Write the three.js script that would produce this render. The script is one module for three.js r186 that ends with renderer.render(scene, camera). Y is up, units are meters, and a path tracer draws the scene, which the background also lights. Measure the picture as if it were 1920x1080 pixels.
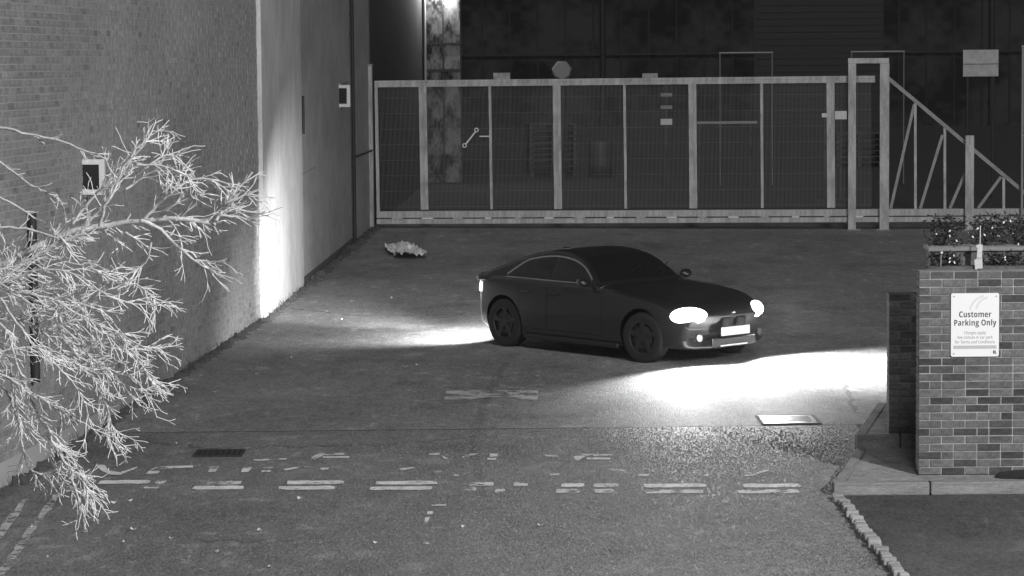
import * as THREE from 'three';
import { mergeGeometries, mergeVertices, toCreasedNormals } from 'three/addons/utils/BufferGeometryUtils.js';
import { RoundedBoxGeometry } from 'three/addons/geometries/RoundedBoxGeometry.js';
import { Brush, Evaluator, SUBTRACTION } from 'three-bvh-csg';

// ---------------------------------------------------------------- camera, sky, moon, yard lamp, exposure
const scene = new THREE.Scene();
const camera = new THREE.PerspectiveCamera(2 * Math.atan(540 / 6000) * 180 / Math.PI, 1920 / 1080, 0.5, 1500);
camera.position.set(0, 4.87, 0);
camera.rotation.order = 'YXZ';
camera.rotation.set(-Math.atan(580 / 6000), 0, -0.0085);
scene.add(camera);

const skyW = 64, skyH = 32, skyData = new Float32Array(skyW * skyH * 4);
for (let j = 0; j < skyH; j++) for (let i = 0; i < skyW; i++) {
  const k = (j * skyW + i) * 4; skyData[k] = skyData[k + 1] = skyData[k + 2] = 0.009; skyData[k + 3] = 1;
}
const sky = new THREE.DataTexture(skyData, skyW, skyH, THREE.RGBAFormat, THREE.FloatType);
sky.mapping = THREE.EquirectangularReflectionMapping; sky.magFilter = THREE.LinearFilter; sky.needsUpdate = true;
scene.background = sky; scene.environment = sky;

const moon = new THREE.DirectionalLight(0xffffff, 0.6);
moon.position.set(0, 36, 0); moon.target.position.set(0, 0, -42); scene.add(moon, moon.target);
moon.castShadow = true; moon.shadow.mapSize.set(2048, 2048); moon.shadow.radius = 20;
Object.assign(moon.shadow.camera, { left: -50, right: 50, top: 50, bottom: -50, near: 1, far: 160 });

const renderer = new THREE.WebGLRenderer({ antialias: true });
renderer.setSize(1024, 576); renderer.toneMapping = THREE.LinearToneMapping; renderer.toneMappingExposure = 1.0;
renderer.shadowMap.enabled = true; renderer.shadowMap.type = THREE.PCFSoftShadowMap;
const YARD_LAMP = 1850, LAMP_AT = [12, 11, -12];
scene.fog = new THREE.FogExp2(0xffffff, 0.0003);

// ---------------------------------------------------------------- helpers
let seed = 20250824;
const rnd = () => { seed = (seed * 1664525 + 1013904223) >>> 0; return seed / 4294967296; };
const rr = (a, b) => a + (b - a) * rnd();
const clamp = (x, a = 0, b = 1) => Math.min(b, Math.max(a, x));
const used = {};
function numbered(n) { if (!(n in used)) { used[n] = 0; return n; } return n + '_' + String(++used[n]).padStart(3, '0'); }
function tag(o, label, category, group, kind) {
  if (label) o.userData.label = label; if (category) o.userData.category = category;
  if (group) o.userData.group = group; if (kind) o.userData.kind = kind; return o;
}
function thing(name, label, category, p = [0, 0, 0], turn = 0, group) {
  const o = new THREE.Group(); o.name = numbered(name); o.position.set(...p); o.rotation.y = turn; scene.add(o);
  return tag(o, label, category, group);
}
function part(name, geo, mat, parent) {
  const g = Array.isArray(geo) ? mergeGeometries(geo.map(x => { const q = x.index ? x.toNonIndexed() : x; for (const a of Object.keys(q.attributes)) if (!['position', 'normal', 'uv', 'color'].includes(a)) q.deleteAttribute(a); return q; })) : geo;
  const m = new THREE.Mesh(g, mat); m.name = parent === scene ? numbered(name) : name; m.castShadow = m.receiveShadow = true; parent.add(m); return m;
}
const struct = (name, geo, mat, label) => { const m = part(name, geo, mat, scene); m.userData.kind = 'structure'; if (label) m.userData.label = label; return m; };
function box(w, h, d, x, y, z, ry = 0, rz = 0, rx = 0) {
  const g = new THREE.BoxGeometry(w, h, d); if (rx) g.rotateX(rx); if (rz) g.rotateZ(rz); if (ry) g.rotateY(ry); g.translate(x, y, z); return g;
}
function rbox(w, h, d, r, x, y, z, ry = 0) { const g = new RoundedBoxGeometry(w, h, d, 2, r); if (ry) g.rotateY(ry); g.translate(x, y, z); return g; }
function rod(a, b, r, n = 8) {
  const A = new THREE.Vector3(...a), B = new THREE.Vector3(...b), g = new THREE.CylinderGeometry(r, r, A.distanceTo(B), n);
  g.applyQuaternion(new THREE.Quaternion().setFromUnitVectors(new THREE.Vector3(0, 1, 0), B.clone().sub(A).normalize()));
  g.translate((A.x + B.x) / 2, (A.y + B.y) / 2, (A.z + B.z) / 2); return g;
}
function bar(a, b, w, t) {                       // flat or square bar from a to b, w across, t thick
  const A = new THREE.Vector3(...a), B = new THREE.Vector3(...b), g = new THREE.BoxGeometry(w, A.distanceTo(B), t);
  g.applyQuaternion(new THREE.Quaternion().setFromUnitVectors(new THREE.Vector3(0, 1, 0), B.clone().sub(A).normalize()));
  g.translate((A.x + B.x) / 2, (A.y + B.y) / 2, (A.z + B.z) / 2); return g;
}
function sheet(pts, y) {                         // flat polygon on the ground, uv in metres
  const s = new THREE.Shape(pts.map(([x, z]) => new THREE.Vector2(x, -z))), g = new THREE.ShapeGeometry(s);
  g.rotateX(-Math.PI / 2); g.translate(0, y, 0); return g;
}
// tileable value noise
function noiseGrid(n, sd) { const a = new Float32Array(n * n); let s = sd >>> 0; for (let i = 0; i < n * n; i++) { s = (s * 1664525 + 1013904223) >>> 0; a[i] = s / 4294967296; } return a; }
const NG = 256, NA = noiseGrid(NG, 77);
function vn(x, y, px, py, o) {                   // period px, py cells
  let xi = Math.floor(x), yi = Math.floor(y), fx = x - xi, fy = y - yi; fx = fx * fx * (3 - 2 * fx); fy = fy * fy * (3 - 2 * fy);
  const m = (v, p) => ((v % p) + p) % p, x0 = m(xi, px), x1 = m(xi + 1, px), y0 = m(yi, py), y1 = m(yi + 1, py);
  const h = (a, b) => NA[((b * 37 + o * 101) & 255) * NG + ((a * 1 + (b >> 8) * 17 + o * 53 + (a >> 8) * 91) & 255)];
  const a = h(x0, y0), b = h(x1, y0), c = h(x0, y1), d = h(x1, y1);
  return a + (b - a) * fx + (c - a) * fy + (a - b - c + d) * fx * fy;
}
function tex(w, h, fn, srgb = false) {           // grey texture from fn(u, v) in 0..1
  const d = new Uint8Array(w * h * 4);
  for (let j = 0; j < h; j++) for (let i = 0; i < w; i++) {
    let v = clamp(fn(i / w, j / h)); if (srgb) v = v <= 0.0031308 ? 12.92 * v : 1.055 * Math.pow(v, 1 / 2.4) - 0.055;
    const k = (j * w + i) * 4; d[k] = d[k + 1] = d[k + 2] = Math.round(v * 255); d[k + 3] = 255;
  }
  const t = new THREE.DataTexture(d, w, h); t.wrapS = t.wrapT = THREE.RepeatWrapping; t.magFilter = THREE.LinearFilter; t.minFilter = THREE.LinearFilter;
  if (srgb) t.colorSpace = THREE.SRGBColorSpace; t.needsUpdate = true; return t;
}
const rep = (t, a, b) => { const c = t.clone(); c.repeat.set(a, b); c.needsUpdate = true; return c; };
const grey = (v, rough = 0.9, more = {}) => new THREE.MeshStandardMaterial({ color: new THREE.Color().setRGB(v, v, v), roughness: rough, ...more });

// ---------------------------------------------------------------- materials
const bumpStone = tex(1024, 1024, (u, v) => 0.5 * vn(u * 128, v * 128, 128, 128, 1) + 0.35 * vn(u * 250, v * 250, 250, 250, 2) + 0.15 * vn(u * 40, v * 40, 40, 40, 3));
const bumpFine = tex(512, 512, (u, v) => 0.5 * vn(u * 64, v * 64, 64, 64, 4) + 0.5 * vn(u * 160, v * 160, 160, 160, 5));
const mottle = tex(1024, 1024, (u, v) => 0.62 + 0.25 * (vn(u * 6, v * 6, 6, 6, 6) - .5) + 0.25 * (vn(u * 24, v * 24, 24, 24, 7) - .5) + 0.3 * (vn(u * 110, v * 110, 110, 110, 8) - .5), true);
const paintMap = tex(512, 512, (u, v) => 0.8 + 0.3 * (vn(u * 12, v * 12, 12, 12, 25) - .5) + 0.3 * (vn(u * 60, v * 60, 60, 60, 26) - .5), true);
const wear = (k, o) => tex(512, 512, (u, v) => clamp((0.45 * vn(u * 9, v * 9, 9, 9, o) + 0.3 * vn(u * 34, v * 34, 34, 34, o + 1) + 0.25 * vn(u * 120, v * 120, 120, 120, o + 2) - k) * 9));
const blotch = tex(512, 512, (u, v) => 0.5 + 1.3 * (vn(u * 7, v * 7, 7, 7, 40) - .5) + 0.7 * (vn(u * 26, v * 26, 26, 26, 41) - .5) + .3 * (vn(u * 90, v * 90, 90, 90, 42) - .5), true);
const rust = tex(1024, 1024, (u, v) => 0.82 + 0.3 * (vn(u * 9, v * 5, 9, 5, 43) - .5) + 0.34 * (vn(u * 60, v * 14, 60, 14, 44) - .5) + .22 * (vn(u * 200, v * 120, 200, 120, 45) - .5), true);
const wallStain = tex(1024, 1024, (u, v) => {
  const streak = vn(u * 46, v * 7, 46, 7, 9), blot = vn(u * 8, v * 8, 8, 8, 10), fine = vn(u * 200, v * 200, 200, 200, 11), mid = vn(u * 30, v * 30, 30, 30, 12);
  return 0.86 + 0.06 * (streak - .5) + 0.22 * (blot - .5) + 0.12 * (fine - .5) + 0.16 * (mid - .5);
}, true);
const brickSkin = tex(512, 512, (u, v) => 0.72 + 0.3 * (vn(u * 50, v * 50, 50, 50, 13) - .5) + 0.3 * (vn(u * 12, v * 12, 12, 12, 14) - .5) + .2 * (vn(u * 170, v * 170, 170, 170, 15) - .5), true);
// surface of the drive and yard, one map over X -7..9, Z -66..-22 (metres)
const GX0 = -7, GX1 = 9, GZ0 = -66, GZ1 = -22;
const crackLines = [[[-2.77, -27.67], [-2.39, -27.52], [-1.97, -27.58], [-1.65, -27.59]], [[-4.2, -33.9], [-3.2, -33.2], [-1.4, -33.35], [0.8, -34.4]], [[-0.3, -29.9], [-.45, -33.5], [-.3, -37], [-.1, -40.5]], [[-3.3, -47.5], [-2.2, -46.2], [-0.5, -46.6]], [[4.084, -39.644], [3.94, -37.324], [3.834, -35.476]]];
function segD(x, z, a, b, sx) { const dx = (b[0] - a[0]), dz = (b[1] - a[1]), t = clamp(((x - a[0]) * dx + (z - a[1]) * dz) / (dx * dx + dz * dz)); return Math.hypot((x - a[0] - dx * t), (z - a[1] - dz * t)); }
const groundMap = tex(2048, 2048, (u, v) => {
  const x = GX0 + (GX1 - GX0) * u, z = GZ1 + (GZ0 - GZ1) * v;
  const n1 = vn(x * .7 + 50, z * .45 + 90, 250, 250, 16), n2 = vn(x * 2.3 + 50, z * 1.3 + 200, 250, 250, 17), n3 = vn(x * 9 + 80, z * 5 + 400, 4000, 4000, 18), n4 = vn(x * 60 + 600, z * 21 + 1600, 9000, 9000, 19);
  let a = 0.6 + 0.22 * (n1 - .5) + 0.14 * (n2 - .5) + 0.16 * (n3 - .5) + 0.4 * (n4 - .5);
  const tr = Math.abs(x + .62 + .03 * (z + 34) + .15 * (n2 - .5)); if (tr < .28 && n3 > .25) a *= .95;     // tarred trench strip running up the drive
  if (n3 > .83 && n2 > .55) a *= 1.25;                                                                  // pale worn aggregate
  if (n2 < .15) a *= .87;                                                                                 // oil and damp stains
  for (let i = 0; i < crackLines.length; i++) { const c = crackLines[i]; for (let k = 0; k + 1 < c.length; k++) { const d = segD(x + .06 * (n3 - .5), z + .3 * (n3 - .5), c[k], c[k + 1]); if (d < (i === 2 ? .05 : .028)) a *= i === 2 ? .8 : .5; } }
  return a;
}, true);
groundMap.wrapS = groundMap.wrapT = THREE.MirroredRepeatWrapping;
function worldUV(g) { const p = g.attributes.position, uv = new Float32Array(p.count * 2); for (let i = 0; i < p.count; i++) { uv[2 * i] = (p.getX(i) - GX0) / (GX1 - GX0); uv[2 * i + 1] = (p.getZ(i) - GZ1) / (GZ0 - GZ1); } g.setAttribute('uv', new THREE.BufferAttribute(uv, 2)); return g; }
const GB = rep(bumpStone, (GX1 - GX0) / 2, (GZ1 - GZ0) / 2), GB2 = rep(bumpStone, (GX1 - GX0) / 1.4, (GZ1 - GZ0) / 1.4);
const M = {
  asphalt: grey(0.33, 0.62, { map: groundMap, bumpMap: GB, bumpScale: 0.02 }),
  yard: grey(0.40, 0.7, { map: groundMap, bumpMap: GB2, bumpScale: 0.012 }),
  darkAsphalt: grey(0.14, 0.85, { map: groundMap, bumpMap: GB2, bumpScale: 0.008 }),
  soil: grey(0.035, 1, { bumpMap: bumpFine, bumpScale: 0.03 }),
  earth: grey(0.05, 1),
  paint: grey(1.0, 0.8, { map: paintMap, alphaMap: wear(.2, 50), transparent: true }),
  paintWorn: grey(0.9, 0.85, { map: paintMap, alphaMap: wear(.33, 53), transparent: true }),
  paintFaint: grey(0.6, 0.85, { map: paintMap, alphaMap: wear(.34, 56), transparent: true }),
  concrete: grey(0.5, 0.9, { map: rep(mottle, .8, .8), bumpMap: rep(bumpFine, 2, 2), bumpScale: 0.004 }),
  concreteDark: grey(0.2, 0.92, { map: rep(mottle, .8, .8), bumpMap: rep(bumpFine, 2, 2), bumpScale: 0.004 }),
  mortar: grey(0.42, 0.95, { map: rep(brickSkin, 1, 1), bumpMap: bumpFine, bumpScale: 0.003 }),
  mortarWall: grey(0.58, 0.95, { map: rep(wallStain, .2, .2), bumpMap: bumpFine, bumpScale: 0.003 }),
  render: grey(0.58, 0.9, { map: rep(wallStain, .11, .16), bumpMap: rep(bumpFine, 1, 1), bumpScale: 0.004 }),
  renderPale: grey(0.8, 0.9, { map: rep(wallStain, .23, .13), bumpMap: rep(bumpFine, 1, 1), bumpScale: 0.003 }),
  cladding: grey(0.06, 0.85, { map: rep(wallStain, .2, .2) }),
  claddingBlack: grey(0.05, 0.9, { map: rep(blotch, 9, 3) }),
  shutter: grey(0.22, 0.7, { map: rep(blotch, .9, .5) }),
  steel: grey(0.6, 0.6, { map: rep(rust, .5, .5), bumpMap: bumpFine, bumpScale: .002 }),
  steelDull: grey(0.4, 0.7, { map: rep(wallStain, 1, 1) }),
  wire: grey(0.22, 0.7),
  blackIron: grey(0.03, 0.6), white: grey(0.8, 0.5), dirtyWhite: grey(0.6, 0.7, { map: rep(mottle, 2, 2) }),
  glassDark: grey(0.03, 0.12), bark: grey(0.8, 0.9, { map: rep(mottle, 2, 2) }), twig: grey(0.85, 0.9),
  leafDark: new THREE.MeshPhysicalMaterial({ color: new THREE.Color(0.035, 0.035, 0.035), roughness: 0.5, side: THREE.DoubleSide }),
  deadLeaf: grey(0.62, 0.8, { side: THREE.DoubleSide }),
  timber: grey(0.7, 0.8, { map: rep(wallStain, 3, 1) }),
};
const D = {"frag":[[[-4.237,-32.07],[-4.139,-32.065],[-4.047,-31.672],[-3.921,-31.561],[-3.79,-31.938],[-3.783,-31.832],[-3.9,-31.388],[-4.011,-31.428],[-4.122,-31.676]],[[-3.562,-31.926],[-3.234,-31.978],[-3.22,-31.836],[-3.527,-31.748],[-3.53,-31.436],[-3.658,-31.443],[-3.628,-31.789]],[[-3.049,-31.897],[-2.961,-31.927],[-2.968,-31.543],[-3.04,-31.512]],[[-2.717,-31.773],[-2.62,-31.838],[-2.638,-31.525],[-2.709,-31.494]],[[-2.52,-31.797],[-2.405,-31.826],[-2.422,-31.478],[-2.507,-31.483]],[[-2.309,-31.68],[-2.184,-31.813],[-1.998,-31.838],[-2.153,-31.741],[-2.275,-31.574]],[[-1.938,-31.729],[-1.849,-31.76],[-1.852,-31.62],[-1.921,-31.624]],[[-2.66,-32.341],[-2.307,-32.43],[-2.321,-32.322],[-2.619,-32.23]],[[-2.013,-32.708],[-1.744,-32.73],[-1.738,-32.618],[-1.956,-32.594],[-2.007,-32.34],[-2.081,-32.308],[-2.053,-32.563]],[[-1.958,-32.52],[-1.683,-32.505],[-1.678,-32.394],[-1.951,-32.41]],[[-1.145,-31.65],[-0.999,-31.747],[-0.981,-31.676],[-1.119,-31.51]],[[-0.878,-32.68],[-0.768,-32.674],[-0.754,-32.562],[-0.858,-32.531]],[[-0.737,-32.524],[-0.656,-32.263],[-0.711,-32.303]],[[-0.528,-32.439],[-0.442,-32.581],[-0.461,-32.362],[-0.515,-32.328]],[[-0.454,-32.656],[-0.361,-32.651],[-0.398,-32.505],[-0.441,-32.507]],[[-0.245,-32.607],[-0.157,-32.602],[-0.162,-32.418],[-0.238,-32.385]],[[-0.27,-32.314],[-0.178,-32.309],[-0.177,-32.164],[-0.264,-32.169]],[[-0.799,-31.457],[-0.715,-31.487],[-0.724,-31.384],[-0.786,-31.354]],[[-0.594,-31.24],[-0.531,-31.203],[-0.54,-31.136],[-0.582,-31.138]],[[0.314,-32.501],[0.444,-32.457],[0.453,-32.346],[0.334,-32.389]],[[0.611,-32.337],[0.698,-32.553],[0.817,-32.509],[0.725,-32.33],[0.655,-32.081],[0.624,-32.155]],[[0.746,-32.293],[0.995,-32.242],[0.97,-32.135],[0.743,-32.148]],[[0.817,-32.509],[1.025,-32.497],[1.01,-32.387],[0.814,-32.399]],[[0.951,-31.534],[1.086,-31.457],[1.192,-31.176],[1.062,-31.217],[0.987,-31.324]],[[1.217,-31.141],[1.349,-31.167],[1.317,-31.034],[1.228,-31.039]],[[1.528,-31.397],[1.623,-31.392],[1.605,-31.256],[1.527,-31.26]],[[2.266,-31.219],[2.324,-31.216],[2.355,-31.146],[2.523,-31.411],[2.539,-31.341],[2.345,-31.011],[2.259,-30.982]],[[0.352,-31.222],[0.458,-31.251],[0.446,-31.149],[0.362,-31.12]]],"tee":[[[-0.767,-29.45],[-0.628,-29.443],[-0.631,-29.352],[-0.764,-29.359]],[[-0.792,-29.062],[-0.743,-29.06],[-0.743,-28.884],[-0.797,-28.887]],[[-0.807,-28.713],[-0.765,-28.769],[-0.781,-28.285],[-0.81,-28.287]],[[-0.797,-27.444],[-0.732,-27.44],[-0.738,-27.336],[-0.784,-27.312]]],"leaf":[[-3.167,-39.442],[-3.865,-39.329],[-3.535,-37.67],[-3.385,-36.987],[-3.555,-33.521],[-3.747,-29.666],[-3.615,-29.782],[-3.391,-28.165],[-2.776,-26.767],[-2.257,-28.054],[-2.012,-29.822],[-2.04,-26.29],[-3.962,-26.848],[-4.317,-28.322],[-3.415,-27.57],[-3.807,-28.075],[-2.536,-27.008],[-1.212,-40.295],[0.285,-38.991],[-0.446,-28.185],[-2.74,-46.943],[-2.461,-45.809],[-1.842,-48.842],[-2.434,-48.403],[-2.874,-41.159],[-2.418,-41.658],[-1.352,-40.025],[0.234,-28.207],[-1.198,-27.41],[-3.011,-27.711],[-2.463,-43.087]]};
const LIMBS = [[0.029,0.0132,0,[-4.5,2.41,-4.05,2.7,-3.53,2.93,-3.31,3.04,-3.09,3.14,-2.79,3.2,-2.53,3.23,-2.27,3.24,-2.04,3.2]],[0.0184,0.0105,0.15,[-4.37,2.35,-3.96,2.57,-3.51,2.84,-3.32,2.97,-3.1,3.1,-2.92,3.16]],[0.0131,0.0053,0.1,[-2.54,3.24,-2.41,3.18,-2.3,3.07,-2.18,2.96,-2.07,2.89]],[0.0079,0.0039,0.1,[-2.18,2.96,-2.09,2.95,-1.96,2.95]],[0.0133,0.0053,-0.2,[-4.4,3.65,-3.99,3.87,-3.54,3.87,-3.36,3.83,-3.14,3.78,-2.95,3.7,-2.84,3.68,-2.78,3.68]],[0.0067,0.004,-0.2,[-3.33,3.82,-3.28,3.79,-3.24,3.75]],[0.0107,0.0054,-0.3,[-4.31,3.54,-3.93,3.79,-3.56,3.63,-3.42,3.51,-3.23,3.41,-3.17,3.39]],[0.0067,0.004,-0.3,[-3.25,3.41,-3.2,3.35,-3.1,3.33]],[0.0106,0.0053,-0.1,[-4.2,3.36,-3.83,3.54,-3.54,3.4,-3.35,3.28,-3.22,3.21]],[0.0105,0.0065,0.2,[-4.23,3.06,-3.86,3.2,-3.49,3.21,-3.28,3.19,-3.09,3.13]],[0.0105,0.0066,0.1,[-3.08,3.14,-2.96,3.29,-2.83,3.44,-2.71,3.49]],[0.0106,0.0053,-0.1,[-2.99,3.16,-2.86,3.3,-2.74,3.46,-2.65,3.61,-2.55,3.72,-2.47,3.85]],[0.0104,0.0052,0.25,[-2.81,3.21,-2.76,3.37,-2.7,3.45,-2.67,3.56,-2.59,3.68,-2.52,3.77,-2.47,3.8]],[0.0105,0.0053,0.05,[-2.53,3.24,-2.41,3.36,-2.27,3.47,-2.19,3.52,-2.06,3.51,-1.94,3.48]],[0.008,0.004,-0.15,[-2.67,3.44,-2.54,3.53,-2.43,3.6,-2.37,3.72]],[0.0079,0.0039,0.1,[-2.57,3.55,-2.44,3.65,-2.36,3.69,-2.29,3.68]],[0.0078,0.0039,0.2,[-2.55,3.63,-2.39,3.62,-2.25,3.57,-2.18,3.53]],[0.0079,0.004,-0.05,[-2.42,3.39,-2.31,3.53,-2.21,3.64]],[0.008,0.004,-0.1,[-2.39,3.29,-2.28,3.36,-2.08,3.41]],[0.0106,0.0053,0,[-2.05,3.2,-1.98,3.31,-1.9,3.42,-1.78,3.56]],[0.0079,0.0039,0.1,[-1.95,3.36,-1.82,3.41,-1.73,3.45]],[0.0066,0.0039,0.1,[-1.83,3.41,-1.76,3.39,-1.71,3.36]],[0.008,0.004,-0.1,[-1.97,3.29,-1.8,3.28,-1.68,3.25]],[0.0079,0.004,0.05,[-1.99,3.27,-1.85,3.25,-1.73,3.2]],[0.0066,0.0039,0.1,[-2.47,3.09,-2.49,3.0,-2.54,2.92,-2.64,2.87,-2.73,2.81,-2.82,2.8,-2.97,2.77]],[0.0078,0.0039,0.2,[-3.09,3.14,-2.99,3.01,-2.88,2.93,-2.75,2.84,-2.64,2.81]],[0.008,0.004,-0.1,[-2.8,3.15,-2.75,3.1,-2.66,3.03]],[0.0079,0.0039,0.1,[-2.65,3.16,-2.56,3.1,-2.48,3.03]],[0.0105,0.0053,0.05,[-3.97,2.56,-3.68,2.71,-3.53,2.82,-3.31,2.7,-3.09,2.55,-2.91,2.4,-2.69,2.35,-2.43,2.34]],[0.008,0.004,-0.1,[-3.41,2.58,-3.15,2.57,-2.81,2.74,-2.63,2.79,-2.5,2.69,-2.46,2.64]],[0.0105,0.0052,0.2,[-4.02,2.65,-3.5,2.77,-3.14,2.71,-2.82,2.49,-2.64,2.38,-2.53,2.23,-2.47,2.13]],[0.0079,0.0039,0.1,[-3.05,2.52,-2.94,2.34,-2.83,2.22,-2.67,2.1,-2.49,2.03]],[0.0107,0.0053,-0.2,[-3.91,2.46,-3.42,2.53,-3.13,2.3,-2.91,2.07,-2.84,1.9,-2.8,1.67]],[0.0105,0.0053,0.1,[-4.34,2.42,-3.86,2.56,-3.53,2.55,-3.39,2.19,-3.28,1.89,-3.11,1.59,-2.98,1.43,-2.9,1.31]],[0.0079,0.004,0,[-3.3,1.88,-3.15,1.7,-3.05,1.54,-2.93,1.3]],[0.0079,0.0039,0.1,[-3.14,1.57,-3.02,1.35,-3.0,1.18]],[0.0106,0.0053,-0.15,[-4.13,2.39,-3.57,2.37,-3.47,1.94,-3.37,1.48,-3.18,1.45,-3.08,1.33]],[0.0078,0.0039,0.2,[-3.84,2.43,-3.52,2.2,-3.34,2.09,-3.16,1.97,-2.98,1.87,-2.77,1.75]],[0.0078,0.0039,0.3,[-3.49,2.73,-3.28,2.43,-3.1,2.25,-2.96,2.07,-2.88,1.84]],[0.008,0.004,-0.3,[-3.51,2.74,-3.25,2.52,-3.03,2.25,-2.85,2.17,-2.62,1.91]],[0.0078,0.0039,0.3,[-3.71,2.73,-3.38,2.87,-3.16,2.93,-2.94,2.87,-2.71,2.72,-2.44,2.67]],[0.0078,0.0039,0.2,[-3.18,2.5,-2.96,2.57,-2.74,2.49,-2.6,2.42,-2.44,2.34]],[0.0079,0.0039,0.1,[-3.75,2.27,-3.53,2.34,-3.24,2.37,-2.94,2.22,-2.73,2.17,-2.54,2.18]],[0.008,0.004,-0.2,[-3.81,2.16,-3.58,2.08,-3.44,1.82,-3.26,1.66,-3.13,1.59]],[0.0079,0.0039,0.15,[-3.73,2.86,-3.51,2.92,-3.29,2.86,-3.07,2.71,-2.89,2.65,-2.67,2.6]]];

// ---------------------------------------------------------------- ground
struct('ground', worldUV(new THREE.PlaneGeometry(700, 700, 1, 1).rotateX(-Math.PI / 2).translate(0, 0, -100)), M.earth, 'dark bare ground running out behind the yard');
struct('road', worldUV(sheet([[-9, 12], [-9, -34.3], [0.8, -34.45], [3.73, -34.53], [3.73, -33.4], [3.46, -32.0], [3.0, -29.75], [3.0, -28.5], [3.13, -25.7], [3.4, -20], [4, 12]], .004)), M.asphalt, 'worn grey tarmac drive in front of the gate');
struct('yard', worldUV(sheet([[-9, -34.33], [0.8, -34.485], [3.8, -34.565], [40, -34.6], [40, -64], [-9, -64]], .004)), M.yard, 'older smoother tarmac between the drive and the gate');
struct('side_road', worldUV(sheet([[3.06, -29.74], [40, -29.74], [40, 12], [4.1, 12], [3.48, -20], [3.2, -25.7]], .004)), M.darkAsphalt, 'darker fresh tarmac in front of the brick wall kerb');

// pavement island beside the brick wall: kerb stones and paved top on two levels
function kerbStone(parent, a, b, h, w, mat, y0 = 0) {  // stone along a->b (x,z), outer face on the line, w thick to the left of travel
  const dx = b[0] - a[0], dz = b[1] - a[1], L = Math.hypot(dx, dz), g = new RoundedBoxGeometry(L - .012, h, w, 2, .018), ang = -Math.atan2(dz, dx);
  g.translate(L / 2, y0 + h / 2, -w / 2); g.rotateY(ang); g.translate(a[0], 0, a[1]); part('kerb_stone', g, mat, parent);
}
const isl = thing('pavement_island', 'low kerbed pavement at the foot of the brick wall', 'pavement');
delete isl.userData.category; isl.userData.kind = 'structure';
part('paving', sheet([[3.14, -29.86], [3.57, -32.0], [40, -32.0], [40, -29.86]], .122), M.concrete, isl);
for (let i = 0; i < 9; i++) kerbStone(isl, [3.0 + i * .915, -29.745], [3.0 + (i + 1) * .915, -29.745], .13, .125, M.concrete);
for (let i = 0; i < 3; i++) { const t0 = i / 3, t1 = (i + 1) / 3; kerbStone(isl, [3.455 - .455 * t0, -31.98 + 2.235 * t0 - (i ? 0 : 0)], [3.455 - .455 * t1, -31.98 + 2.235 * t1 - (i === 2 ? .13 : 0)], .128, .12, M.concrete); }
part('raised_paving', sheet([[3.57, -32.1], [3.92, -33.78], [4.05, -34.5], [40, -34.5], [40, -32.1]], .252), M.concrete, isl);
for (let i = 0; i < 6; i++) kerbStone(isl, [3.46 + i * .45, -31.985], [3.46 + (i + 1) * .45, -31.985], .26, .12, M.concrete);
for (let i = 0; i < 3; i++) { const t0 = i / 3, t1 = (i + 1) / 3; kerbStone(isl, [3.96 - .5 * t0, -34.5 + 2.39 * t0], [3.96 - .5 * t1, -34.5 + 2.39 * t1], .255, .12, M.concrete); }
part('joint_filler', box(36, .1, 2.2, 22, .05, -30.98), M.soil, isl);

// row of granite setts edging the drive
const setts = thing('sett_edging', 'crooked row of pale stone setts edging the drive', 'stone edging');
{ let t = 0, i = 0; while (t < 1) {
  const L = rr(.13, .2), x = 3.03 + .11 * t + rr(-.015, .015), z = -29.6 + 4.4 * t;
  const g = new RoundedBoxGeometry(rr(.085, .12), rr(.08, .105), L - .04, 2, .02); g.rotateY(rr(-.18, .18)); g.rotateX(rr(-.12, .12)); g.translate(x, .018, z - -L / 2);
  part('sett', g, grey(rr(.38, .62), .7, { bumpMap: bumpFine, bumpScale: .006 }), setts); t += L / 4.4; i++; } }

// ---------------------------------------------------------------- painted markings
const giveWay = thing('give_way_marking', 'double broken white give way line across the drive', 'road marking');
for (const [x0, x1, z, m] of [[-4.05, -3.55, -30.94, 1], [-3.49, -3.4, -30.92, 0], [-2.99, -2.65, -30.83, 0], [-2.2, -1.65, -30.81, 1], [-1.33, -.74, -30.74, 1], [-.43, -.19, -30.62, 0], [0, .14, -30.6, 0], [.46, .68, -30.51, 1], [.77, 1.01, -30.49, 0], [1.25, 1.85, -30.43, 1], [2.2, 2.75, -30.38, 1],
  [-3.58, -3.42, -30.63, 0], [-3.09, -2.6, -30.54, 1], [-2.26, -1.72, -30.48, 1], [-1.38, -.78, -30.41, 1], [-.47, -.36, -30.34, 0], [-.18, -.09, -30.2, 0], [.4, .62, -30.16, 0], [.77, .95, -30.14, 0], [1.25, 1.8, -30.07, 0], [2.13, 2.71, -30.03, 0]]) {
  const p = [], q = [], n = 9; for (let i = 0; i <= n; i++) { const x = x0 + (x1 - x0) * i / n, e = (i === 0 || i === n) ? .05 : 0; p.push([x + rr(-.01, .01), z - .125 + e * rnd() + rr(0, .03)]); q.push([x + rr(-.01, .01), z + .125 - e * rnd() - rr(0, .03)]); }
  part('dash', sheet([...q, ...p.reverse()], .009), m ? M.paint : M.paintWorn, giveWay);
}
const letters = thing('worn_lettering', 'faded scraps of large painted road lettering above the give way line', 'road marking');
D.frag.forEach((p, i) => part('paint_scrap', sheet(p, .009), i % 3 ? M.paintWorn : M.paint, letters));
const tee = thing('tee_marking', 'short worn painted mark trailing down the drive centre', 'road marking');
D.tee.forEach(p => part('paint_scrap', sheet(p, .009), M.paintWorn, tee));
const patch = part('paint_rectangle', sheet([[-.8, -36.9], [-.5, -36.86], [-.32, -37.05], [0, -37.08], [.1, -36.86], [.285, -36.8], [.3, -37.65], [-.2, -37.7], [-.79, -37.8]], .009), M.paintFaint, scene);
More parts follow.
